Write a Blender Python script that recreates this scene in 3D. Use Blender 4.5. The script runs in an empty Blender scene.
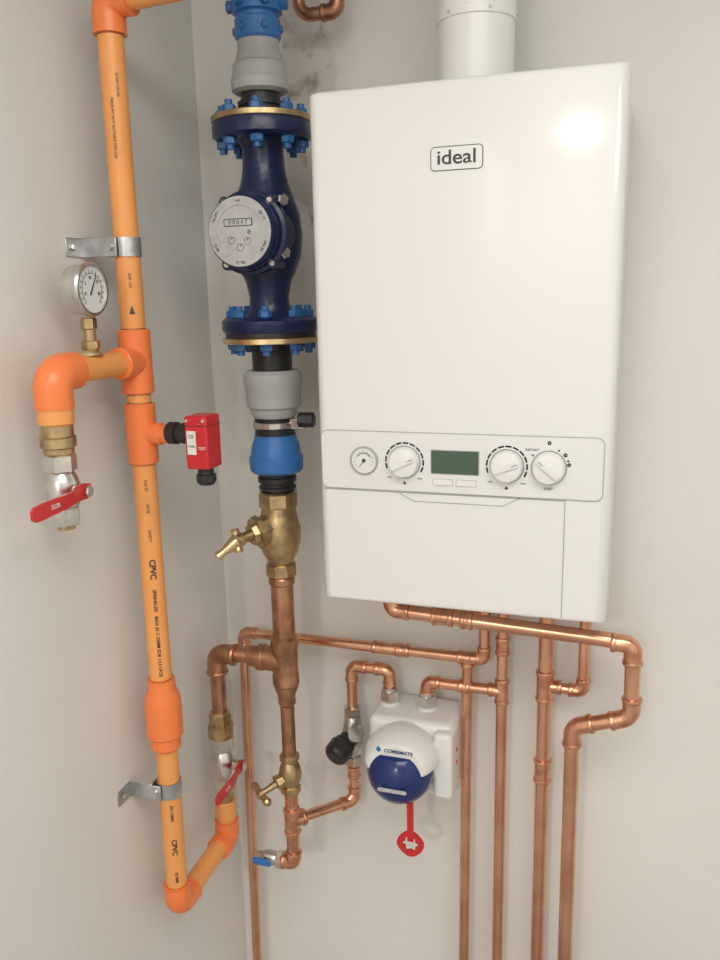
import bpy, bmesh, math, random
from mathutils import Vector, Matrix
random.seed(4)
V=Vector
X=V((1,0,0)); Y=V((0,1,0)); Z=V((0,0,1))
COL=bpy.context.scene.collection
# ------------------------------------------------------------ materials
def mat(n,c,rg=.5,metal=0,var=0,vscale=30,bump=0,bscale=200,c2=None,coat=0,lo=.35,hi=.65):
    m=bpy.data.materials.new(n);m.use_nodes=True
    nt=m.node_tree;b=nt.nodes['Principled BSDF']
    b.inputs['Base Color'].default_value=(*c,1);b.inputs['Roughness'].default_value=rg
    b.inputs['Metallic'].default_value=metal
    if coat: b.inputs['Coat Weight'].default_value=coat;b.inputs['Coat Roughness'].default_value=.07
    tc=nt.nodes.new('ShaderNodeTexCoord')
    if var:
        nz=nt.nodes.new('ShaderNodeTexNoise');nz.inputs['Scale'].default_value=vscale;nz.inputs['Detail'].default_value=5
        nt.links.new(tc.outputs['Object'],nz.inputs['Vector'])
        rp=nt.nodes.new('ShaderNodeValToRGB')
        rp.color_ramp.elements[0].position=lo;rp.color_ramp.elements[1].position=hi
        d=c2 or tuple(x*(1-var) for x in c)
        rp.color_ramp.elements[0].color=(*d,1);rp.color_ramp.elements[1].color=(*c,1)
        nt.links.new(nz.outputs['Fac'],rp.inputs['Fac']);nt.links.new(rp.outputs['Color'],b.inputs['Base Color'])
    if bump:
        n2=nt.nodes.new('ShaderNodeTexNoise');n2.inputs['Scale'].default_value=bscale;n2.inputs['Detail'].default_value=4
        nt.links.new(tc.outputs['Object'],n2.inputs['Vector'])
        bp=nt.nodes.new('ShaderNodeBump');bp.inputs['Strength'].default_value=bump;bp.inputs['Distance'].default_value=.002
        nt.links.new(n2.outputs['Fac'],bp.inputs['Height']);nt.links.new(bp.outputs['Normal'],b.inputs['Normal'])
    return m
M_WALL=mat('wall_paint',(.835,.825,.79),.6,var=.05,vscale=2.2,bump=.25,bscale=60)
M_CEIL=mat('ceiling_paint',(.85,.85,.83),.8,bump=.1)
M_FLOOR=mat('floor_concrete',(.46,.45,.43),.7,var=.25,vscale=6,bump=.3)
M_PLAST=mat('bare_plaster',(.74,.72,.68),.95,var=1,vscale=24,c2=(.36,.29,.23),bump=.5,bscale=70,lo=.32,hi=.48)
M_WHITE=mat('white_enamel',(.81,.81,.805),.28,coat=.6)
M_PANEL=mat('panel_white',(.79,.79,.785),.35)
M_KNOB=mat('knob_white',(.82,.82,.81),.3)
M_WPL=mat('white_plastic',(.82,.82,.81),.3)
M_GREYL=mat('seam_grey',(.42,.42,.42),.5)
M_DARK=mat('print_dark',(.05,.05,.055),.5)
M_LCD=mat('lcd',(.06,.11,.075),.3)
M_FLUE=mat('flue_white',(.86,.86,.85),.3)
M_OR=mat('orange_cpvc',(.95,.40,.12),.35,var=.07,vscale=12)
M_ORF=mat('orange_fitting',(.95,.24,.07),.3)
M_CU=mat('copper',(.88,.50,.34),.25,1,var=1,vscale=18,c2=(.74,.37,.24),bump=.10,bscale=120)
M_CUF=mat('copper_fitting',(.86,.47,.31),.27,1,var=1,vscale=60,c2=(.62,.30,.19),bump=.15,bscale=150)
M_CUO=mat('copper_aged',(.60,.32,.20),.36,1,var=1,vscale=35,c2=(.36,.18,.11),bump=.2,bscale=150)
M_BR=mat('brass',(.62,.47,.26),.36,1,var=1,vscale=50,c2=(.38,.27,.15),bump=.25,bscale=180)
M_BRN=mat('brass_bright',(.78,.60,.34),.28,1)
M_CH=mat('nickel',(.78,.76,.72),.27,1,var=.25,vscale=50)
M_ZN=mat('zinc_steel',(.66,.68,.70),.38,1,var=.3,vscale=40)
M_BK=mat('black_plastic',(.02,.02,.022),.4)
M_RED=mat('red_plastic',(.62,.025,.03),.35)
M_BLUE=mat('blue_epoxy',(.010,.018,.075),.28,bump=.25,bscale=120)
M_BLUEP=mat('blue_plastic',(.04,.18,.50),.38)
M_BLUED=mat('blue_dome',(.012,.03,.16),.2)
M_GREY=mat('grey_pvc',(.44,.45,.45),.45)
M_GREYM=mat('grey_dial',(.55,.55,.56),.45,var=.15,vscale=60)
M_LBL=mat('label_white',(.80,.80,.78),.45)
M_BLT=mat('bolt_blue',(.03,.14,.38),.35)
# ------------------------------------------------------------ helpers
CUR=None
def G(name,loc=(0,0,0)):
    global CUR
    e=bpy.data.objects.new(name,None);e.empty_display_size=.05;e.location=loc;COL.objects.link(e);CUR=e;return e
def link(o,parent=True):
    COL.objects.link(o)
    if parent and CUR is not None:
        o.parent=CUR;o.matrix_parent_inverse=Matrix.Translation(-V(CUR.location))
def fin(name,bm,m,ang=32,parent=True,flat=9):
    bmesh.ops.recalc_face_normals(bm,faces=bm.faces)
    for e in bm.edges:
        if len(e.link_faces)==2: e.smooth=e.calc_face_angle(0)<math.radians(ang)
    for fc in bm.faces: fc.smooth=fc.calc_area()<flat
    me=bpy.data.meshes.new(name);bm.to_mesh(me);bm.free()
    for q in (m if isinstance(m,(list,tuple)) else [m]): me.materials.append(q)
    o=bpy.data.objects.new(name,me);link(o,parent);return o
def basis(d):
    d=V(d).normalized();a=Z if abs(d.z)<.9 else X
    x=a.cross(d).normalized();y=d.cross(x);return x,y,d
def lathe(name,p,d,prof,m,seg=36,rot=0,ang=32):
    p=V(p);x,y,d=basis(d);bm=bmesh.new();rings=[]
    for t,r in prof:
        rings.append([bm.verts.new(p+d*t+(x*math.cos(a)+y*math.sin(a))*r) for a in [rot+2*math.pi*i/seg for i in range(seg)]])
    for A,B in zip(rings,rings[1:]):
        for i in range(seg):
            j=(i+1)%seg;bm.faces.new((A[i],A[j],B[j],B[i]))
    bm.faces.new(rings[0]);bm.faces.new(rings[-1])
    return fin(name,bm,m,ang)
def cyl(name,a,b,r,m,seg=28,bev=0,rot=0):
    a=V(a);b=V(b);L=(b-a).length
    pr=[(0,r),(L,r)] if not bev else [(0,r-bev),(bev,r),(L-bev,r),(L,r-bev)]
    return lathe(name,a,b-a,pr,m,seg,rot)
def hexa(name,a,b,r,m,rot=.3): return cyl(name,a,b,r,m,6,0.0015,rot)
def fillet(pts,R,n=9):
    pts=[V(p) for p in pts];out=[pts[0]]
    for i in range(1,len(pts)-1):
        p=pts[i];a=(pts[i-1]-p);b=(pts[i+1]-p)
        th=a.angle(b)
        if th>math.pi-.02: out.append(p);continue
        t=min(R/math.tan(th/2),a.length*.49,b.length*.49);a.normalize();b.normalize()
        Re=t*math.tan(th/2);c=p+(a+b).normalized()*(Re/math.sin(th/2))
        s=p+a*t-c;e=p+b*t-c;tot=s.angle(e);ax=s.cross(e).normalized()
        for k in range(n+1): out.append(c+Matrix.Rotation(tot*k/n,3,ax)@s)
    out.append(pts[-1]);return out
def tube(name,pts,r,m,R=.03,seg=24):
    P=fillet(pts,R);bm=bmesh.new();rings=[]
    x,y,d=basis(P[1]-P[0])
    for i,p in enumerate(P):
        if i==0: t=P[1]-P[0]
        elif i==len(P)-1: t=P[-1]-P[-2]
        else: t=(P[i+1]-P[i]).normalized()+(P[i]-P[i-1]).normalized()
        t.normalize();x=(x-x.dot(t)*t).normalized();y=t.cross(x)
        rings.append([bm.verts.new(p+(x*math.cos(2*math.pi*k/seg)+y*math.sin(2*math.pi*k/seg))*r) for k in range(seg)])
    for A,B in zip(rings,rings[1:]):
        for i in range(seg):
            j=(i+1)%seg;bm.faces.new((A[i],A[j],B[j],B[i]))
    bm.faces.new(rings[0]);bm.faces.new(rings[-1])
    return fin(name,bm,m,50)
def box(name,a,b,m,bev=0,seg=3,parent=True,mtx=None,ang=32):
    bm=bmesh.new();bmesh.ops.create_cube(bm,size=1)
    c=[(a[i]+b[i])/2 for i in range(3)];s=[abs(b[i]-a[i]) for i in range(3)]
    for v in bm.verts: v.co=V([c[i]+v.co[i]*s[i] for i in range(3)])
    if bev: bmesh.ops.bevel(bm,geom=bm.edges[:],offset=bev,segments=seg,affect='EDGES',profile=.5)
    if mtx: bmesh.ops.transform(bm,matrix=mtx,verts=bm.verts)
    mx=max(fc.calc_area() for fc in bm.faces)
    return fin(name,bm,m,ang,parent,flat=mx*.2)
def frame(o,n,up):
    n=V(n).normalized();up=V(up);up=(up-up.dot(n)*n).normalized();x=up.cross(n)
    Mx=Matrix((x,up,n)).transposed().to_4x4();Mx.translation=V(o);return Mx
def text(name,s,size,F,m,ext=.0002,align='CENTER',sx=1,bold=0):
    c=bpy.data.curves.new(name,'FONT');c.body=s;c.size=size;c.align_x=align;c.align_y='CENTER';c.extrude=ext;c.offset=bold
    o=bpy.data.objects.new(name,c);c.materials.append(m);link(o)
    o.matrix_parent_inverse=Matrix.Translation(-V(CUR.location))
    o.matrix_basis=F@Matrix.Diagonal((sx,1,1,1));return o
def poly(name,F,pts,th,m,bev=0):
    bm=bmesh.new();A=[bm.verts.new((p[0],p[1],0)) for p in pts];fc=bm.faces.new(A)
    ex=bmesh.ops.extrude_face_region(bm,geom=[fc]);vs=[v for v in ex['geom'] if isinstance(v,bmesh.types.BMVert)]
    for v in vs: v.co.z+=th
    if bev: bmesh.ops.bevel(bm,geom=[e for e in bm.edges if all(abs(v.co.z-th)<1e-6 for v in e.verts)],offset=bev,segments=2,affect='EDGES')
    bmesh.ops.transform(bm,matrix=F,verts=bm.verts)
    mx=max(f_.calc_area() for f_ in bm.faces)
    return fin(name,bm,m,flat=mx*.3)
def arcs(name,F,r0,r1,segs,th,m):
    bm=bmesh.new()
    for a0,a1 in segs:
        n=max(2,int((a1-a0)/8)+1);pr=[]
        for k in range(n+1):
            a=math.radians(a0+(a1-a0)*k/n);c,s=math.cos(a),math.sin(a)
            pr.append((bm.verts.new((c*r0,s*r0,th)),bm.verts.new((c*r1,s*r1,th))))
        for p,q in zip(pr,pr[1:]): bm.faces.new((p[0],p[1],q[1],q[0]))
    bmesh.ops.solidify(bm,geom=bm.faces[:],thickness=th*.9)
    bmesh.ops.transform(bm,matrix=F,verts=bm.verts)
    return fin(name,bm,m)
def rrect(w,h,r,n=5,cx=0,cy=0):
    o=[]
    for sx,sy,a0 in ((1,1,0),(-1,1,90),(-1,-1,180),(1,-1,270)):
        for k in range(n+1):
            a=math.radians(a0+90*k/n);o.append((cx+sx*(w/2-r)+r*math.cos(a),cy+sy*(h/2-r)+r*math.sin(a)))
    return o
# copper fittings
def bead(p,d,r,m=M_CUF): 
    d=V(d).normalized();w=.0045
    return lathe('bead',V(p)-d*w,d,[(0,r*1.08),(.001,r*1.25),(w,r*1.33),(2*w-.001,r*1.25),(2*w,r*1.05)],m,24)
def celbow(c,d1,d2,r,L=.024,m=M_CUF,R=None):
    c=V(c);d1=V(d1).normalized();d2=V(d2).normalized()
    tube('elbow',[c+d1*L,c,c+d2*L],r*1.17,m,R or L*.8)
    bead(c+d1*L,d1,r,m);bead(c+d2*L,d2,r,m)
def ctee(c,ax,br,r,L=.022,m=M_CUF,rb=None):
    c=V(c);ax=V(ax).normalized();br=V(br).normalized();rb=rb or r
    cyl('tee_run',c-ax*L,c+ax*L,r*1.17,m);cyl('tee_branch',c,c+br*L,rb*1.17,m)
    bead(c-ax*L,ax,r,m);bead(c+ax*L,ax,r,m);bead(c+br*L,br,rb,m)
def ccoup(c,ax,r,L=.015,m=M_CUF):
    c=V(c);ax=V(ax).normalized();cyl('coupling',c-ax*L,c+ax*L,r*1.15,m);bead(c-ax*L,ax,r,m);bead(c+ax*L,ax,r,m)
def screw(p,d,r,h,m): hexa('bolt',V(p),V(p)+V(d).normalized()*h,r,m)
# ------------------------------------------------------------ room
box('wall_back',(-.85,1.39,0),(1.4,1.49,2.4),M_WALL,parent=False)
box('wall_left',(-.85,-3.1,0),(-.75,1.39,2.4),M_WALL,parent=False)
box('wall_right',(1.3,-3.1,0),(1.4,1.39,2.4),M_WALL,parent=False)
box('wall_front',(-.75,-3.1,0),(1.3,-3,2.4),M_WALL,parent=False)
box('floor',(-.85,-3.1,-.1),(1.4,1.49,0),M_FLOOR,parent=False)
box('ceiling',(-.85,-3.1,2.4),(1.4,1.49,2.5),M_CEIL,parent=False)
# rough bare plaster patch behind the meter
bm=bmesh.new();n=60;F_,B_=[],[]
for i in range(n+1):
    z=1.72+.68*i/n
    a=-.592+.014*math.sin(i*.8)+random.uniform(-.006,.006)+.05*max(0,1-i/9)
    b=-.498+.012*math.sin(i*.6+1)+random.uniform(-.006,.006)-.04*max(0,1-i/8)
    F_.append((bm.verts.new((a,1.388,z)),bm.verts.new((b,1.388,z))))
    B_.append((bm.verts.new((a-.004,1.3898,z)),bm.verts.new((b+.004,1.3898,z))))
for i in range(n):
    bm.faces.new((F_[i][0],F_[i][1],F_[i+1][1],F_[i+1][0]))
    bm.faces.new((B_[i][0],F_[i][0],F_[i+1][0],B_[i+1][0]))
    bm.faces.new((F_[i][1],B_[i][1],B_[i+1][1],F_[i+1][1]))
bm.normal_update()
for fc in bm.faces:
    if fc.normal.y>0: fc.normal_flip()
me=bpy.data.meshes.new('plaster_patch');bm.to_mesh(me);bm.free();me.materials.append(M_PLAST)
COL.objects.link(bpy.data.objects.new('plaster_patch',me))
# ------------------------------------------------------------ boiler
G('combi_boiler',(-.2255,1.25,1.163))
x0,x1,yf,yb,z0,z1=-.432,-.023,1.103,1.389,1.160,1.866
bm=bmesh.new();rc=.013;pl=[(x0,yb)]
for k in range(9):
    a=math.radians(180+90*k/8);pl.append((x0+rc+rc*math.cos(a),yf+rc+rc*math.sin(a)))
for k in range(9):
    a=math.radians(270+90*k/8);pl.append((x1-rc+rc*math.cos(a),yf+rc+rc*math.sin(a)))
pl.append((x1,yb))
zz=[(z0,.004),(z0+.002,.001),(z0+.005,0),(z1-.005,0),(z1-.002,.001),(z1,.004)]
rings=[];cx,cy=(x0+x1)/2,(yf+yb)/2
for z,i in zz:
    rings.append([bm.verts.new((px+(i if px<cx else -i),py+(i if py<cy else 0),z)) for px,py in pl])
for A,B in zip(rings,rings[1:]):
    for i in range(len(pl)):
        j=(i+1)%len(pl);bm.faces.new((A[i],A[j],B[j],B[i]))
bm.faces.new(rings[0]);bm.faces.new(rings[-1])
fin('casing',bm,M_WHITE,flat=.015)
FB=lambda x,z,o=0: frame((x,yf-o,z),-Y,Z)
poly('fascia_outline',FB(-.2300,1.3735),rrect(.393,.0855,.010),.0012,M_GREYL)
poly('fascia',FB(-.2300,1.3735),rrect(.3905,.083,.009),.0028,M_PANEL,.0008)
box('seam_flap',(-.0825,yf-.0006,z0+.004),(-.0812,yf+.002,1.330),M_GREYL)
def seg(a,b,w=.0012,m=M_GREYL):
    a=V((a[0],yf,a[1]));b=V((b[0],yf,b[1]));d=(b-a);L=d.length
    F=frame((a+b)/2,-Y,Z)@Matrix.Rotation(math.atan2(d.z,d.x),4,'Z')
    poly('seam',F,[(-L/2,-w/2),(L/2,-w/2),(L/2,w/2),(-L/2,w/2)],.0005,m)
seg((-.315,1.3305),(-.290,1.3175));seg((-.290,1.3175),(-.165,1.3175));seg((-.165,1.3175),(-.140,1.3305))
seg((-.424,1.3295),(-.0818,1.3295),.0015)
bd_=lambda w,h,r:[(p[0],p[1]+(.0018*math.cos(p[0]*48))*(1 if p[1]>0 else -1)) for p in rrect(w,h,r)]
poly('badge_rim',FB(-.2300,1.771),bd_(.068,.029,.005),.0006,M_DARK)
poly('badge_face',FB(-.2300,1.771),bd_(.0658,.0268,.004),.0009,M_WHITE)
text('badge_text','ideal',.0245,FB(-.2300,1.7715,.0011),M_DARK,bold=.0003,sx=1.15)
po=.0028
lathe('gauge_rim',(-.361,yf-po,1.374),-Y,[(0,.0205),(.003,.0205),(.004,.0195),(.004,.0182),(.002,.018)],M_GREYL)
lathe('gauge_dial',(-.361,yf-po-.002,1.374),-Y,[(0,.018),(.0006,.018)],M_LBL)
FG=FB(-.361,1.374,po+.0028)
arcs('gauge_scale',FG,.0125,.014,[(-30+i*24,-30+i*24+4) for i in range(11)],.0003,M_DARK)
arcs('gauge_zone',FG,.0105,.0115,[(30,150)],.0003,M_RED)
poly('gauge_needle',FG@Matrix.Rotation(math.radians(235),4,'Z'),[(-.003,-.0008),(.013,-.0002),(.013,.0002),(-.003,.0008)],.0006,M_DARK)
lathe('gauge_hub',(-.361,yf-po-.003,1.374),-Y,[(0,.0028),(.001,.0025)],M_DARK,16)
for x,rr,kind,rot in((-.302,.0225,0,25),(-.1595,.0225,0,20),(-.104,.0225,1,140)):
    lathe('knob',(x,yf-po,1.374),-Y,[(0,rr),(.002,rr),(.010,rr*.93),(.0125,rr*.86),(.0130,rr*.8)],M_KNOB,48)
    F=FB(x,1.374,po+.0128)@Matrix.Rotation(math.radians(rot),4,'Z')
    poly('knob_grip',F,rrect(rr*1.62,.0085,.004),.004,M_KNOB,.0012)
    poly('knob_mark',F@Matrix.Translation((rr*.55,0,.004)),[(-.004,-.0004),(.004,-.0004),(.004,.0004),(-.004,.0004)],.0003,M_DARK)
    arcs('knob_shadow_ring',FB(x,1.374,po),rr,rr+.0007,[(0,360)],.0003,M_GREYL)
    if kind==0:
        arcs('knob_scale',FB(x,1.374,po),rr+.0035,rr+.0058,[(-30+i*21.5,-30+i*21.5+17) for i in range(11)],.0003,M_DARK)
        for dx in(-.022,.022): text('knob_minmax','min' if dx<0 else 'max',.0042,FB(x+dx,1.3515,po+.0002),M_DARK)
    else:
        for a in(20,60,140): arcs('knob_tick',FB(x,1.374,po),rr+.003,rr+.0055,[(a,a+5)],.0003,M_DARK)
        text('knob_label','RESTART',.0045,FB(x-.022,1.3975,po+.0002),M_DARK)
        text('knob_label','RESET',.0045,FB(x,1.3455,po+.0002),M_DARK)
        for dx,dz in((.021,.018),(.026,.005),(0,.0335)):
            arcs('knob_icon',FB(x+dx,1.374+dz,po),.0008,.0026,[(0,360)],.0003,M_DARK)
for x in(-.302,-.1595):
    F=FB(x,1.3435,po)
    poly('icon',F,[(-.0022,-.0015),(.0022,-.0015),(.0022,.0002),(0,.003),(-.0022,.0002)],.0003,M_DARK)
poly('display_rim',FB(-.2305,1.376,po),rrect(.068,.0345,.002),.0006,M_GREYL)
poly('display',FB(-.2305,1.376,po),rrect(.0655,.032,.001),.0009,M_LCD)
for x in(-.2475,-.2145):
    poly('button_rim',FB(x,1.3475,po),rrect(.0285,.0095,.001),.0005,M_GREYL)
    poly('button',FB(x,1.3475,po),rrect(.0272,.0083,.001),.0012,M_KNOB,.0004)
# flue
fx=-.234
G('boiler_flue_pipe',(fx,1.25,z1))
lathe('flue',(fx,1.25,z1),Z,[(0,.0625),(.006,.0625),(.010,.060),(.018,.058),(.0185,.0535),(.100,.0535),(.101,.056),(.112,.056),(.113,.055),(.160,.055),(.161,.0535),(.534,.0535)],M_FLUE,48)
for a in(-60,-120,0,180):
    q=V((fx+.0545*math.cos(math.radians(a)),1.25+.0545*math.sin(math.radians(a)),1.972));screw(q,(math.cos(math.radians(a)),math.sin(math.radians(a)),0),.003,.0025,M_ZN)
# ------------------------------------------------------------ orange sprinkler pipe
G('sprinkler_pipe',(-.69,1.05,.61))
RX,RY,ro=-.69,1.05,.0175
ztop=1.992
tube('pipe_riser',[(RX,RY,.608),(RX,RY,ztop)],ro,M_OR)
def oring(z0,z1,r=.0232,x=RX,y=RY): cyl('socket',(x,y,z0),(x,y,z1),r,M_ORF,32,.002)
def oelb(c,d1,d2,L=.040,r=.0225,L2=None):
    c=V(c);tube('elbow',[c+V(d1)*L,c,c+V(d2)*(L2 or L)],r,M_ORF,.030,32)
oelb((RX,RY,ztop),-Z,X,.042,.0225,.036)
tube('pipe_top',[(RX,RY,ztop),(-.47,RY,ztop+.010),(-.47,RY,2.4)],ro,M_OR,.01)
oelb((-.47,RY,ztop+.010),-X,Z)
oring(1.470,1.562);cyl('tee_branch',(RX,RY,1.516),(RX,RY-.045,1.516),.0225,M_ORF,32,.002)
tube('pipe_branch',[(RX,RY,1.516),(RX,.863,1.516),(RX,.863,1.476)],ro*.98,M_OR,.02)
oelb((RX,.863,1.516),Y,-Z,.044,.0240)
lathe('gauge_saddle',(RX,.947,1.533),Z,[(0,.016),(.004,.014),(.007,.010)],M_BRN,24)
oring(1.366,1.456,.0225);cyl('switch_tee_branch',(RX,RY,1.411),(RX+.036,RY,1.411),.0165,M_ORF,28,.002)
lathe('coupling',(RX,RY,.899),Z,[(0,.021),(.004,.024),(.022,.024),(.026,.029),(.080,.029),(.092,.027),(.104,.022),(.121,.0215)],M_ORF,36)
oelb((RX,RY,.608),Z,Y,.040,.0225)
tube('pipe_low',[(RX,RY,.608),(RX,1.23,.615),(RX,1.23,.690)],ro,M_OR,.01)
oelb((RX,1.23,.613),-Y,Z,.038,.0225)
cyl('socket',(RX,1.23,.655),(RX,1.23,.692),.0195,M_OR,28,.002)
for z in(1.949,1.563,1.469,1.457,1.365,1.021,.898,.650):
    cyl('cement_ring',(RX,RY,z-.0007),(RX,RY,z+.0007),ro*1.01,M_CUO)
nn=V((.56,-.83,0)).normalized()
def ptext(s,z,size,off=0,b=.0001,fl=-1):
    n2=Matrix.Rotation(off,3,'Z')@nn
    F=frame(V((RX,RY,z))+n2*(ro+.0004),n2,Z)@Matrix.Rotation(fl*math.pi/2,4,'Z')
    text('pipe_marking',s,size,F,M_DARK,bold=b)
ptext('CPVC',1.205,.0125,0,.0004);ptext('SPRINKLER',1.155,.0075)
ptext('(m) 32',1.335,.0065,0,0);ptext('LPCB',1.300,.0065,0,0);ptext('SAFETY',1.258,.006,0,0)
ptext('MAX 65 C 32MM SDR 13.5 LPCB',1.080,.0072)
ptext('EN 12845',.790,.007,0,.0001);ptext('CPVC',.728,.0115,0,.0003);ptext('32 MM',.672,.007)
ptext('PRESS FIT NOT SUITABLE FOR GAS',1.83,.0050,-.3,0);ptext('32 MM 175 PSI',1.885,.0050,.2,0);ptext('SDR 13.5',1.63,.0055,0,0)
F=frame(V((RX,RY,1.590))+nn*(ro+.0005),nn,Z)
poly('pipe_marking_arrow',F,[(-.004,-.006),(.004,-.006),(0,.006)],.0003,M_DARK)
# ------------------------------------------------------------ pipe clips
for k,z in enumerate((1.676,.829)):
    G('pipe_clip',(-.75,1.03,z));h=.013
    bm=bmesh.new();ri=ro+.0004;n=40;rg=[]
    for i in range(n):
        a=2*math.pi*i/n;c,s=math.cos(a),math.sin(a)
        rg.append([bm.verts.new((RX+c*rr,RY+s*rr,z+zz_)) for rr,zz_ in((ri,-h),(ri+.002,-h),(ri+.002,h),(ri,h))])
    for i in range(n):
        A,B=rg[i],rg[(i+1)%n]
        for q in range(4): bm.faces.new((A[q],A[(q+1)%4],B[(q+1)%4],B[q]))
    fin('strap',bm,M_ZN)
    box('arm',(-.7495,RY-.024,z-h),(RX-.002,RY-.0214,z+h),M_ZN,.0008,1)
    box('arm_return',(RX-.022,RY-.0215,z-h),(RX-.0195,RY-.004,z+h),M_ZN)
    box('foot',(-.750,RY-.058,z-h),(-.7475,RY-.021,z+h),M_ZN,.0008,1)
    cyl('ear',(RX-.012,RY-.028,z),(RX-.012,RY-.015,z),.0055,M_ZN,16)
    screw((-.7476,RY-.044,z),X,.0055,.004,M_CH)
# ------------------------------------------------------------ pressure gauge
G('pressure_gauge',(RX,.947,1.540))
gz=1.6175
hexa('stem_nut',(RX,.947,1.540),(RX,.947,1.552),.0125,M_BR)
cyl('stem',(RX,.947,1.552),(RX,.947,1.572),.008,M_BR)
hexa('stem_hex',(RX,.947,1.566),(RX,.947,1.582),.0105,M_BR,.1)
lathe('case',(RX-.020,.947,gz),X,[(0,.026),(.003,.031),(.022,.0325),(.024,.0345),(.029,.0350),(.032,.033),(.032,.030),(.029,.0295)],M_CH,48)
lathe('dial',(RX+.0085,.947,gz),X,[(0,.0300),(.001,.0300)],M_LBL,40)
FGg=frame((RX+.0097,.947,gz),X,Z)
arcs('dial_scale',FGg,.0215,.0255,[(-45+i*18,-45+i*18+2.5) for i in range(16)],.0003,M_DARK)
arcs('dial_ring',FGg,.0205,.0212,[(-45,225)],.0003,M_DARK)
poly('needle',FGg@Matrix.Rotation(math.radians(60),4,'Z'),[(-.008,-.0012),(.022,-.0004),(.022,.0004),(-.008,.0012)],.0008,M_DARK)
for a,s in((200,'0'),(150,'5'),(100,'10'),(40,'15'),(-20,'25')):
    text('dial_number',s,.006,FGg@Matrix.Translation((.0155*math.cos(math.radians(a)),.0155*math.sin(math.radians(a)),.0003)),M_DARK)
# ------------------------------------------------------------ ball valves
def ballvalve(x,y,zt,zb,s=1):
    H=zt-zb;zc=(zt+zb)/2
    hexa('end_top',(x,y,zt-.24*H),(x,y,zt),.0195*s,M_CH)
    lathe('body',(x,y,zb+.2*H),Z,[(0,.013*s),(.08*H,.018*s),(.2*H,.021*s),(.38*H,.021*s),(.5*H,.018*s),(.58*H,.013*s)],M_CH,28)
    hexa('end_bottom',(x,y,zb),(x,y,zb+.26*H),.0185*s,M_CH,.6)
    cyl('stem_boss',(x,y,zc),(x+.028*s,y,zc),.0085*s,M_CH)
    cyl('stem',(x,y,zc),(x+.037*s,y,zc),.004,M_BR,16)
    screw((x+.0345*s,y,zc),X,.0075*s,.006,M_CH)
    bm=bmesh.new();sec=[(.010,0,.008),(.0,0,.010),(-.018,0,.009),(-.028,.004,.0075),(-.045,.006,.0085),(-.09,.006,.0095),(-.103,.006,.0088),(-.108,.006,.005)]
    th=.0022;R=[]
    for dy,dx,hh in sec:
        xx=x+.032*s+dx
        R.append([bm.verts.new((xx+a,y+dy,zc+b-.05*abs(dy))) for a,b in((-th,-hh),(th,-hh),(th,hh),(-th,hh))])
    for A,B in zip(R,R[1:]):
        for q in range(4): bm.faces.new((A[q],A[(q+1)%4],B[(q+1)%4],B[q]))
    bm.faces.new(R[0]);bm.faces.new(R[-1]);fin('lever',bm,M_RED)
    text('lever_mark','DZR',.008,frame((x+.032*s+.006+th+.0003,y-.068,zc-.003),X,Z),M_LBL)
G('ball_valve',(RX,.863,1.40))
cyl('adaptor_socket',(RX,.863,1.452),(RX,.863,1.474),.0225,M_OR,28,.002)
lathe('adaptor',(RX,.863,1.412),Z,[(0,.015),(.004,.019),(.010,.019),(.012,.022),(.024,.0225),(.026,.020),(.042,.020)],M_BR,32)
ballvalve(RX,.863,1.414,1.322,1.05)
cyl('outlet',(RX,.863,1.316),(RX,.863,1.33),.011,M_BR)
G('ball_valve',(RX,1.23,.715))
cyl('tail_socket',(RX,1.23,.692),(RX,1.23,.720),.0155,M_BR)
ballvalve(RX,1.23,.822,.712,1.15)
lathe('union_nut',(RX,1.23,.818),Z,[(0,.017),(.004,.0235),(.026,.0245),(.030,.018),(.034,.021),(.050,.021),(.054,.016)],M_BR,8,ang=20)
tube('tail_pipe',[(RX,1.23,.865),(RX,1.23,.985),(-.629,1.2345,.985)],.0135,M_CUO,.02)
celbow((RX,1.23,.985),-Z,X,.0150,.036,M_CUO,.030)
# ------------------------------------------------------------ flow switch
G('flow_switch',(-.585,RY,1.40))
cyl('boss',(-.654,RY,1.411),(-.643,RY,1.411),.0135,M_ORF)
lathe('gland',(-.645,RY,1.413),X,[(0,.014),(.003,.0165),(.016,.0165),(.017,.0135),(.024,.0135),(.025,.0155),(.040,.0155)],M_BK,12,ang=20)
hx0,hx1,hy0,hy1=-.607,-.571,RY-.020,RY+.022
box('housing',(hx0,hy0,1.364),(hx1,hy1,1.441),M_RED,.0035)
box('cover_line',(hx0-.0004,hy0-.0004,1.4265),(hx1+.0004,hy1+.0004,1.4275),M_BK,.0003,1)
box('housing_label',(hx0+.004,hy0-.0006,1.386),(hx0+.018,hy0+.0002,1.420),M_LBL)
text('housing_mark','TEST',.006,frame((hx1-.009,hy0-.0003,1.395),-Y,Z),M_LBL)
text('housing_mark','CE',.007,frame((hx0+.011,hy0-.0009,1.412),-Y,Z),M_DARK)
text('housing_mark','6 BAR',.004,frame((hx0+.011,hy0-.0009,1.398),-Y,Z),M_DARK)
for xx in(hx0+.005,hx1-.005):screw((xx,hy0,1.435),-Y,.0025,.0012,M_CH)
cyl('cable_gland',(-.587,RY,1.366),(-.587,RY,1.352),.0115,M_BK,12)
lathe('cable_cap',(-.587,RY,1.354),-Z,[(0,.0145),(.010,.0145),(.015,.011)],M_BK,12,ang=20)
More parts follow.
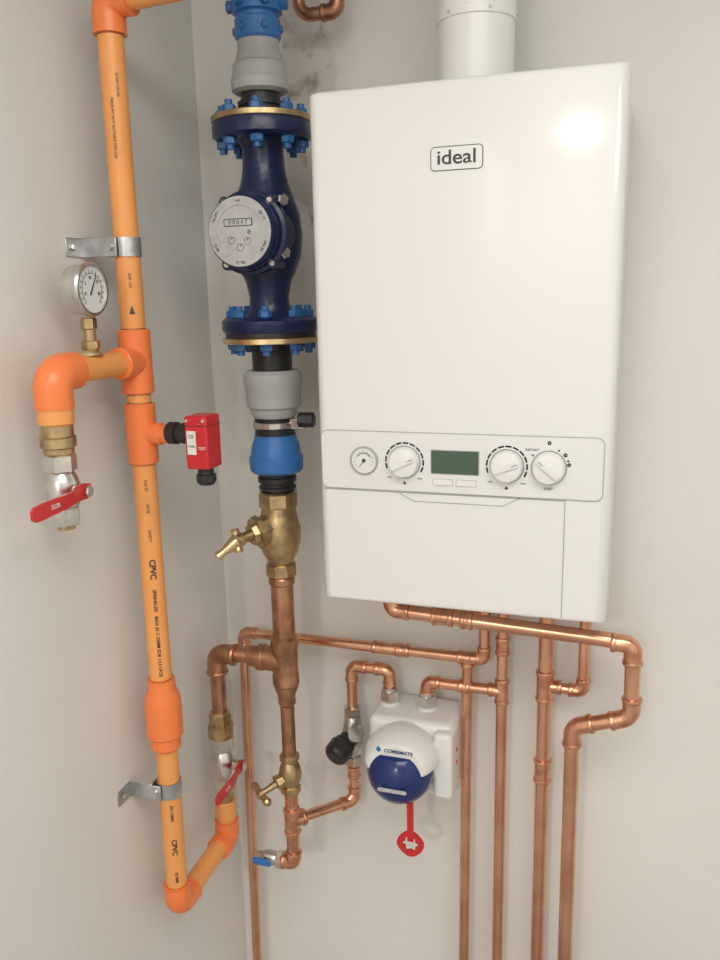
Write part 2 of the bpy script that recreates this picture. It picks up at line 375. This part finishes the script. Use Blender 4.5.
# ------------------------------------------------------------ incoming main above and below the meter
MX,MY=-.558,1.235
def L_(name,z,prof,m,seg=40,ang=32,rot=0): return lathe(name,(MX,MY,z),Z,prof,m,seg,rot,ang)
G('water_main_pipe',(MX,MY,1.95))
L_('main_pipe',2.06,[(0,.024),(.34,.024)],M_BLUEP)
L_('blue_adaptor',1.975,[(0,.031),(.004,.034),(.028,.034),(.030,.030),(.036,.030),(.038,.037),(.067,.037),(.072,.030),(.086,.026)],M_BLUEP)
for i in range(6):
    a=math.pi/3*i+.2;c_=V((math.cos(a),math.sin(a),0));q=V((MX,MY,2.024))+c_*.030
    screw(q,c_,.009,.016,M_BLT)
    screw(V((MX,MY,1.990))+c_*.030,c_,.006,.008,M_BLT)
L_('grey_neck',1.958,[(0,.031),(.018,.031)],M_GREY)
L_('grey_union',1.902,[(0,.036),(.004,.043),(.018,.044),(.022,.042),(.040,.040),(.044,.036),(.056,.033)],M_GREY,20,20)
L_('black_spigot',1.8695,[(0,.036),(.006,.036),(.007,.032),(.014,.032),(.015,.035),(.021,.035),(.022,.030),(.034,.030)],M_BK)
L_('lower_spigot',1.489,[(0,.032),(.03,.032),(.032,.036),(.0430,.036)],M_BK)
L_('grey_coupling',1.413,[(0,.034),(.004,.037),(.014,.039),(.018,.044),(.050,.045),(.054,.047),(.070,.047),(.076,.041)],M_GREY)
L_('black_seal',1.383,[(0,.033),(.034,.033)],M_BK)
L_('steel_band',1.396,[(0,.035),(.001,.0362),(.009,.0362),(.010,.035)],M_CH)
box('band_clip',(MX+.030,MY-.012,1.394),(MX+.056,MY+.000,1.412),M_CH,.002)
hexa('band_nipple',(MX+.048,MY-.015,1.411),(MX+.074,MY-.012,1.411),.012,M_BK)
L_('blue_coupling',1.322,[(0,.040),(.004,.044),(.024,.045),(.028,.042),(.046,.039),(.056,.035),(.062,.034)],M_BLUEP,24,20)
L_('black_ribs',1.2895,[(0,.027),(.004,.031),(.008,.031),(.010,.028),(.014,.028),(.016,.032),(.024,.032),(.026,.030),(.034,.030)],M_BK)
# ------------------------------------------------------------ water meter
G('water_meter',(MX,MY,1.70))
L_('flange_plate_top',1.8605,[(0,.075),(.001,.0765),(.008,.0765),(.009,.075)],M_BR)
L_('flange_top',1.836,[(0,.070),(.004,.0755),(.019,.0755),(.0245,.074)],M_BLUE)
L_('flange_low',1.550,[(0,.074),(.004,.0765),(.018,.0765),(.023,.070)],M_BLUE)
L_('flange_plate_low',1.5325,[(0,.074),(.001,.0775),(.0085,.0775),(.0095,.075)],M_BRN)
L_('flange_gasket',1.542,[(0,.072),(.008,.072)],M_BK)
for zb,dirs in((1.836,-1),(1.869,1),(1.5725,1),(1.5335,-1)):
    for i in range(8):
        a=math.pi/4*i+.30
        q=V((MX+.060*math.cos(a),MY+.060*math.sin(a),zb))
        hexa('bolt_head',q,q+Z*dirs*.011,.0105,M_BLT,a);cyl('bolt_shank',q,q+Z*dirs*.018,.0058,M_BLT,12)
L_('body',1.573,[(0,.040),(.010,.033),(.030,.031),(.055,.036),(.072,.045),(.095,.053),(.125,.056),(.155,.053),(.180,.045),(.200,.037),(.220,.033),(.250,.031),(.258,.034),(.266,.040)],M_BLUE,40,50)
for sx in(-1,1):
    box('rib',(MX-.003+sx*.034,MY-.004,1.63),(MX+.003+sx*.034,MY+.004,1.78),M_BLUE,.002)
lathe('register_drum',(MX,MY,1.6975),-Y,[(0,.054),(.050,.054),(.052,.061),(.066,.061),(.068,.056),(.080,.055)],M_BLUE,48)
for a in(50,130,230,310):
    c=V((MX+.058*math.cos(math.radians(a)),MY-.045,1.6975+.058*math.sin(math.radians(a))))
    cyl('lug',c+Y*.01,c-Y*.022,.009,M_BLUE,16,.001);screw(c-Y*.022,-Y,.0058,.003,M_CH)
for dz in(.045,-.030):
    screw(V((MX+.040,MY-.045,1.6975+dz)),V((.8,-.6,0)),.009,.020,M_CH)
lathe('register_rim',(MX,MY-.078,1.6975),-Y,[(0,.053),(.012,.053),(.016,.050),(.016,.046),(.012,.046)],M_BLUE,48)
lathe('register_ring',(MX,MY-.0935,1.6975),-Y,[(0,.050),(.002,.0495),(.0024,.037),(.001,.0365)],M_GREYM,48)
lathe('register_dial',(MX,MY-.089,1.6975),-Y,[(0,.046),(.0048,.046)],M_GREYM,40)
FD=frame((MX,MY-.0942,1.6975),-Y,Z)
lathe('dial_disc',(MX,MY-.0935,1.6975),-Y,[(0,.036),(.0008,.036)],M_LBL,40)
poly('counter_window',FD@Matrix.Translation((-.002,.013,0)),rrect(.046,.011,.002),.0006,M_DARK)
poly('counter_digits',FD@Matrix.Translation((-.002,.013,.0004)),rrect(.043,.0085,.001),.0005,M_GREYM)
text('counter_number','0 0 0 4 7',.0085,FD@Matrix.Translation((-.002,.013,.0011)),M_DARK)
for dx,dy in((-.014,-.012),(.012,-.014),(.0,-.022)):
    arcs('sub_dial',FD@Matrix.Translation((dx,dy,0)),.0048,.0055,[(0,360)],.0004,M_GREYL)
    arcs('sub_pointer',FD@Matrix.Translation((dx,dy,0)),.0005,.0040,[(70,95)],.0004,M_RED)
arcs('dial_star',FD@Matrix.Translation((.015,-.001,0)),0.0005,.0035,[(i*60,i*60+30) for i in range(6)],.0004,M_DARK)
for i,s in enumerate(('m3','Qn 15','DN 50','PN 16','40 C','No 071')):
    a=math.radians(90-i*60);text('ring_mark',s,.0058,frame((MX,MY-.0962,1.6975),-Y,Z)@Matrix.Translation((.0432*math.cos(a),.0432*math.sin(a),0))@Matrix.Rotation(a-math.pi/2,4,'Z'),M_DARK)
# ------------------------------------------------------------ brass stop valve
G('stop_valve',(MX,MY,1.22))
L_('hex_top',1.262,[(0,.030),(.002,.034),(.024,.034),(.027,.030)],M_BR,8,20)
L_('valve_body',1.160,[(0,.021),(.010,.023),(.022,.030),(.045,.036),(.065,.036),(.085,.031),(.103,.028)],M_BR,32,50)
L_('hex_bottom',1.141,[(0,.024),(.002,.027),(.020,.027),(.022,.024)],M_BR,8,20)
bd=V((-.0625,-.085,-.020)).normalized();bp=V((MX,MY,1.232))
lathe('bonnet',bp,bd,[(0,.024),(.036,.024),(.037,.028),(.046,.028),(.047,.020),(.056,.018)],M_BR,8,.2,20)
lathe('spindle',bp+bd*.05,bd,[(0,.010),(.020,.009),(.022,.012),(.030,.012)],M_BR,20)
hc=bp+bd*.082
hd2=(bd*.8+V((-.25,0,-.5))).normalized()
lathe('handle',hc-hd2*.006,hd2,[(0,.010),(.006,.0125),(.016,.0105),(.036,.0065),(.042,.008),(.046,.008),(.048,.005)],M_BRN,18)
for s in(-1,1):
    hd=(Z*.9+bd.cross(Z)*.3).normalized()*s
    lathe('handle_wing',hc,hd,[(0,.007),(.010,.006),(.016,.008),(.020,.006)],M_BRN,14)
# ------------------------------------------------------------ copper main drop
G('copper_pipe',(MX,MY,1.0))
tube('drop_tube_large',[(MX,MY,1.1405),(MX,MY,.940)],.0195,M_CUO)
L_('bead_top',1.125,[(0,.0205),(.003,.0225),(.012,.0225),(.015,.0205)],M_CUO)
L_('tee_body',.938,[(0,.020),(.004,.0235),(.020,.0235),(.024,.0225),(.070,.0225),(.074,.0245),(.090,.0245),(.094,.020)],M_CUO)
lathe('tee_arm',(MX,MY,.985),-X,[(0,.022),(.038,.022),(.040,.0235),(.050,.0235),(.052,.0185),(.068,.0185),(.070,.015)],M_CUO)
L_('reducer',.900,[(0,.0125),(.004,.0155),(.020,.0155),(.034,.021),(.044,.021)],M_CUO)
tube('drop_tube_small',[(MX,MY,.910),(MX,MY,.806)],.0125,M_CUO,.02)
tube('drop_tube_tail',[(MX,MY,.7255),(MX,MY,.583),(MX-.02,MY,.583)],.0120,M_CUF,.02)
ctee((MX,MY,.670),Z,V((.638,.77,-.07)),.0120)
celbow((MX,MY,.583),Z,-X,.0120,.020)
# ------------------------------------------------------------ gate valve
G('gate_valve',(MX,MY,.765))
L_('gate_nut_top',.790,[(0,.015),(.002,.018),(.014,.018),(.016,.014)],M_BR,6,20)
L_('gate_body',.742,[(0,.014),(.010,.018),(.024,.021),(.038,.018),(.048,.014)],M_BR,24,50)
L_('gate_nut_bottom',.7265,[(0,.014),(.002,.018),(.014,.018),(.016,.014)],M_BR,6,20)
gd=V((-.050,-.060,-.025)).normalized();gp=V((MX,MY,.764))
lathe('gate_bonnet',gp,gd,[(0,.012),(.022,.012),(.023,.0145),(.030,.0145),(.032,.007),(.060,.0055)],M_BR,8,.2,20)
gh=gp+gd*.062;wd=V((.62,-.42,-.20)).normalized()
for s in(-1,1):
    lathe('gate_wing',gh,wd*s,[(0,.0065),(.008,.005),(.016,.007),(.022,.008),(.027,.005)],M_BR,14)
lathe('gate_hub',gh-gd*.006,gd,[(0,.008),(.010,.009),(.014,.006)],M_BR,16)
# ------------------------------------------------------------ drain cock
G('drain_cock',(MX-.045,MY,.586))
hexa('cock_nut',(MX-.0205,MY,.583),(MX-.034,MY,.583),.0165,M_CH)
lathe('cock_body',(MX-.032,MY,.583),-X,[(0,.011),(.008,.0135),(.024,.0135),(.030,.009),(.044,.008)],M_CH,20)
cyl('cock_stem',(MX-.044,MY,.583),(MX-.044,MY-.024,.590),.005,M_CH,12)
box('cock_lever',(MX-.072,MY-.028,.583),(MX-.036,MY-.022,.597),M_BLUEP,.0025)
# ------------------------------------------------------------ branch to the scale inhibitor
QY=1.34;rs=.0098
bx=-.473
G('copper_pipe',(bx,QY,.70))
e1=(V((MX,MY,.670))-V((bx,QY,.661))).normalized()
tube('branch_tube',[V((MX,MY,.670))-e1*.02,(bx,QY,.661),(bx,QY,.7375)],rs,M_CU,.024)
celbow((bx,QY,.661),e1,Z,rs,.026)
ccoup((bx,QY,.722),Z,rs,.008)
G('copper_pipe',(bx,QY,.92))
tube('loop_tube',[(bx,QY,.8565),(bx,QY,.938),(-.400,QY,.938),(-.400,QY,.9065)],rs,M_CU,.024)
celbow((bx,QY,.938),-Z,X,rs,.026);celbow((-.400,QY,.938),-X,-Z,rs,.024)
G('pressure_reducing_valve',(bx,QY,.79))
hexa('inlet_nut',(bx,QY,.738),(bx,QY,.758),.0170,M_CH);hexa('outlet_nut',(bx,QY,.838),(bx,QY,.856),.0170,M_CH)
lathe('valve_body',(bx,QY,.756),Z,[(0,.012),(.010,.016),(.030,.020),(.055,.020),(.075,.016),(.084,.012)],M_CH,24,0,50)
lathe('valve_port',(bx,QY,.815),V((.5,-.86,0)),[(0,.012),(.020,.012),(.021,.0150),(.032,.0150),(.033,.008)],M_CH,16)
kd=V((-.28,-.80,-.30)).normalized()
lathe('cartridge_base',V((bx,QY,.800)),kd,[(0,.018),(.022,.018),(.026,.021),(.034,.021)],M_BK,24)
lathe('cartridge_cap',V((bx,QY,.800))+kd*.032,kd,[(0,.0225),(.004,.0245),(.024,.0235),(.030,.019),(.032,.013)],M_BK,14,0,15)
# ------------------------------------------------------------ scale inhibitor unit
G('limescale_inhibitor',(-.347,1.33,.80))
box('case',(-.424,1.280,.736),(-.270,1.3895,.875),M_WPL,.014,5)
box('case_side',(-.302,1.262,.744),(-.268,1.330,.868),M_WPL,.009,4)
for x in(-.400,-.330):
    cyl('port_collar',(x,QY,.870),(x,QY,.880),.0185,M_WPL,28)
    hexa('port_nut',(x,QY,.880),(x,QY,.900),.0175,M_CH,.2);cyl('port_ring',(x,QY,.899),(x,QY,.906),.0135,M_CH)
lathe('barrel',(-.355,1.285,.812),-Y,[(0,.061),(.026,.061),(.034,.058)],M_WPL,48)
bm=bmesh.new();bmesh.ops.create_uvsphere(bm,u_segments=48,v_segments=32,radius=1)
for v in bm.verts: v.co=V((-.355+v.co.x*.0585,1.250+v.co.y*.062,.804+v.co.z*.060))
bmesh.ops.bisect_plane(bm,geom=bm.verts[:]+bm.edges[:]+bm.faces[:],plane_co=V((0,1.20,.843)),plane_no=V((0,-.10,1)),clear_outer=True)
bmesh.ops.holes_fill(bm,edges=[e for e in bm.edges if e.is_boundary],sides=0)
fin('cartridge_bowl',bm,M_BLUED,50)
bm=bmesh.new();bmesh.ops.create_uvsphere(bm,u_segments=64,v_segments=48,radius=1)
for v in bm.verts:
    v.co=V((-.355+v.co.x*.0650,1.256+v.co.y*.066,.824+v.co.z*.052))
    v.co.y=max(v.co.y,1.2130)
bmesh.ops.bisect_plane(bm,geom=bm.verts[:]+bm.edges[:]+bm.faces[:],plane_co=V((0,1.21,.815)),plane_no=V((0,.1,-1)),clear_outer=True)
fin('cowl',bm,M_WPL,50)
text('unit_mark','COMBIMATE',.0088,frame((-.3485,1.2126,.8535),-Y,Z),M_BLUED,bold=.0002)
lathe('unit_mark_drop',(-.3835,1.2160,.8540),-Y,[(0,.0042),(.0034,.0042)],M_BLUEP,16)
poly('bowl_label',frame((-.353,1.1868,.797),V((0,-1,-.05)),Z),rrect(.050,.007,.003),.0012,M_GREYM)
for z in(.800,.824): cyl('case_screw',(-.2690,1.30,z),(-.2665,1.30,z),.004,M_RED,12)
kx,ky=-.335,1.235
box('key_stem',(kx-.006,ky-.002,.672),(kx+.006,ky+.002,.752),M_RED,.0018,2)
bm=bmesh.new();n=36;rg=[]
for i in range(n):
    a=2*math.pi*i/n;ri=.0125+.0022*math.cos(a*6);c,s=math.cos(a),math.sin(a);ro_=.0235+.0008*math.cos(a*4)
    rg.append([bm.verts.new((kx+c*rr,ky+yy,.668+s*rr)) for rr,yy in((ri,-.0022),(ro_,-.0022),(ro_,.0022),(ri,.0022))])
for i in range(n):
    A,B=rg[i],rg[(i+1)%n]
    for q in range(4): bm.faces.new((A[q],A[(q+1)%4],B[(q+1)%4],B[q]))
fin('key_ring',bm,M_RED)
# ------------------------------------------------------------ copper pipework under the boiler
zb=z0
G('copper_pipe',(-.228,QY,.98))
tube('hot_tube',[(-.703,QY,0),(-.690,QY,.980),(-.228,QY,.980),(-.228,QY,zb)],.0095,M_CU,.022)
celbow((-.690,QY,.980),-Z,X,.0095);celbow((-.228,QY,.980),-X,Z,.0095,.020)
ccoup((-.405,QY,.980),X,.0095,.022);ccoup((-.372,QY,.980),X,.0095,.006)
ctee((-.257,QY,.980),X,-Z,.0095,.013)
tube('hot_drop',[(-.257,QY,.980),(-.262,QY,0)],.0095,M_CU)
tube('link_tube',[(-.306,QY,zb),(-.306,QY,1.066),(-.228,QY,1.066)],.0080,M_CU,.018)
celbow((-.306,QY,1.066),Z,X,.008,.018);ctee((-.228,QY,1.066),Z,-X,.0095,.016)
G('copper_pipe',(-.196,QY,.98))
tube('cold_tube',[(-.196,QY,zb),(-.197,QY,0)],.0098,M_CU)
ctee((-.196,QY,.925),Z,-X,.0098,.020);ccoup((-.196,QY,1.010),Z,.0098,.012)
tube('inhibitor_return',[(-.196,QY,.925),(-.330,QY,.925),(-.330,QY,.9065)],.0098,M_CU,.016)
celbow((-.330,QY,.925),X,-Z,.0098,.020,R=.018);ccoup((-.262,QY,.925),X,.0098,.006)
G('copper_pipe',(-.123,QY,.98))
tube('flow_tube',[(-.123,QY,zb),(-.123,QY,0)],.0122,M_CU)
ctee((-.123,QY,.945),Z,X,.0122,.024,rb=.0098);ccoup((-.123,QY,.785),Z,.0122,.018)
bead((-.123,QY,1.045),Z,.0122)
tube('flow_branch',[(-.123,QY,.945),(-.060,QY,.943),(-.060,QY,zb)],.0095,M_CU,.020)
celbow((-.060,QY,.943),-X,Z,.0095,.020)
PY=1.27;rp=.0122
G('copper_pipe',(-.02,PY,1.06))
tube('return_tube',[(-.374,PY,zb),(-.374,PY,1.084),(-.034,PY,1.070),(.016,PY,1.066),(.018,PY,.943),(-.071,PY+.005,.910),(-.069,PY+.01,0)],rp,M_CU,.026)
celbow((-.374,PY,1.084),Z,X,rp,.028);celbow((.016,PY,1.066),-X,-Z,rp,.030,R=.027)
celbow((.018,PY,.943),Z,(V((-.071,PY,.910))-V((.018,PY,.943))),rp,.030,R=.027)
celbow((-.071,PY+.005,.910),(V((.018,PY,.943))-V((-.071,PY+.005,.910))),-Z,rp,.030,R=.027)
ccoup((-.285,PY,1.0803),X,rp,.014);ccoup((-.245,PY,1.0787),X,rp,.006)
# top copper loop beside the meter
G('copper_pipe',(-.495,1.32,2.03))
tube('top_loop',[(-.525,1.32,2.4),(-.525,1.32,2.030),(-.462,1.32,2.030),(-.462,1.32,2.4)],.010,M_CUO,.020)
celbow((-.462,1.32,2.030),-X,Z,.010,.022,M_CUO)
# ------------------------------------------------------------ lights
def lamp(name,x,y,size,e,col,rect=None):
    G(name,(x,y,2.39))
    if rect: box('frame',(x-rect[0]/2-.03,y-rect[1]/2-.03,2.388),(x+rect[0]/2+.03,y+rect[1]/2+.03,2.3995),M_LBL,.003)
    else: lathe('trim',(x,y,2.3995),-Z,[(0,size/2+.02),(.006,size/2+.018),(.008,size/2)],M_LBL)
    l=bpy.data.lights.new('lamp','AREA');l.energy=e;l.color=col
    if rect: l.shape='RECTANGLE';l.size,l.size_y=rect
    else: l.shape='DISK';l.size=size
    o=bpy.data.objects.new('lamp',l);o.location=(x,y,2.384 if rect else 2.389);COL.objects.link(o);o.parent=CUR;o.matrix_parent_inverse=Matrix.Translation(-V(CUR.location))
lamp('added_fill_panel',.25,-.15,0,21,(1,.965,.915),(1.3,.9))  # unseen soft panel and frame, added to stand in for diffuse bounce
lamp('ceiling_downlight',-.32,-2.35,.14,30,(1,.96,.90))
w=bpy.data.worlds.new('world');bpy.context.scene.world=w;w.use_nodes=True;w.node_tree.nodes['Background'].inputs[0].default_value=(.5,.48,.45,1);w.node_tree.nodes['Background'].inputs[1].default_value=.3
# ------------------------------------------------------------ camera
f=V((-0.3099,0.9262,-0.2147)).normalized();u=V((-0.0474,0.2105,0.9765))
cam=bpy.data.cameras.new('camera');cam.lens=830/960*36;cam.sensor_width=36;cam.clip_start=.02
co=bpy.data.objects.new('camera',cam);COL.objects.link(co)
zc=-f;yc=(u-u.dot(zc)*zc).normalized();xc=yc.cross(zc)
Mx=Matrix((xc,yc,zc)).transposed().to_4x4();Mx.translation=(0,0,1.6);co.matrix_world=Mx
bpy.context.scene.camera=co
bpy.context.scene.view_settings.view_transform='Standard'
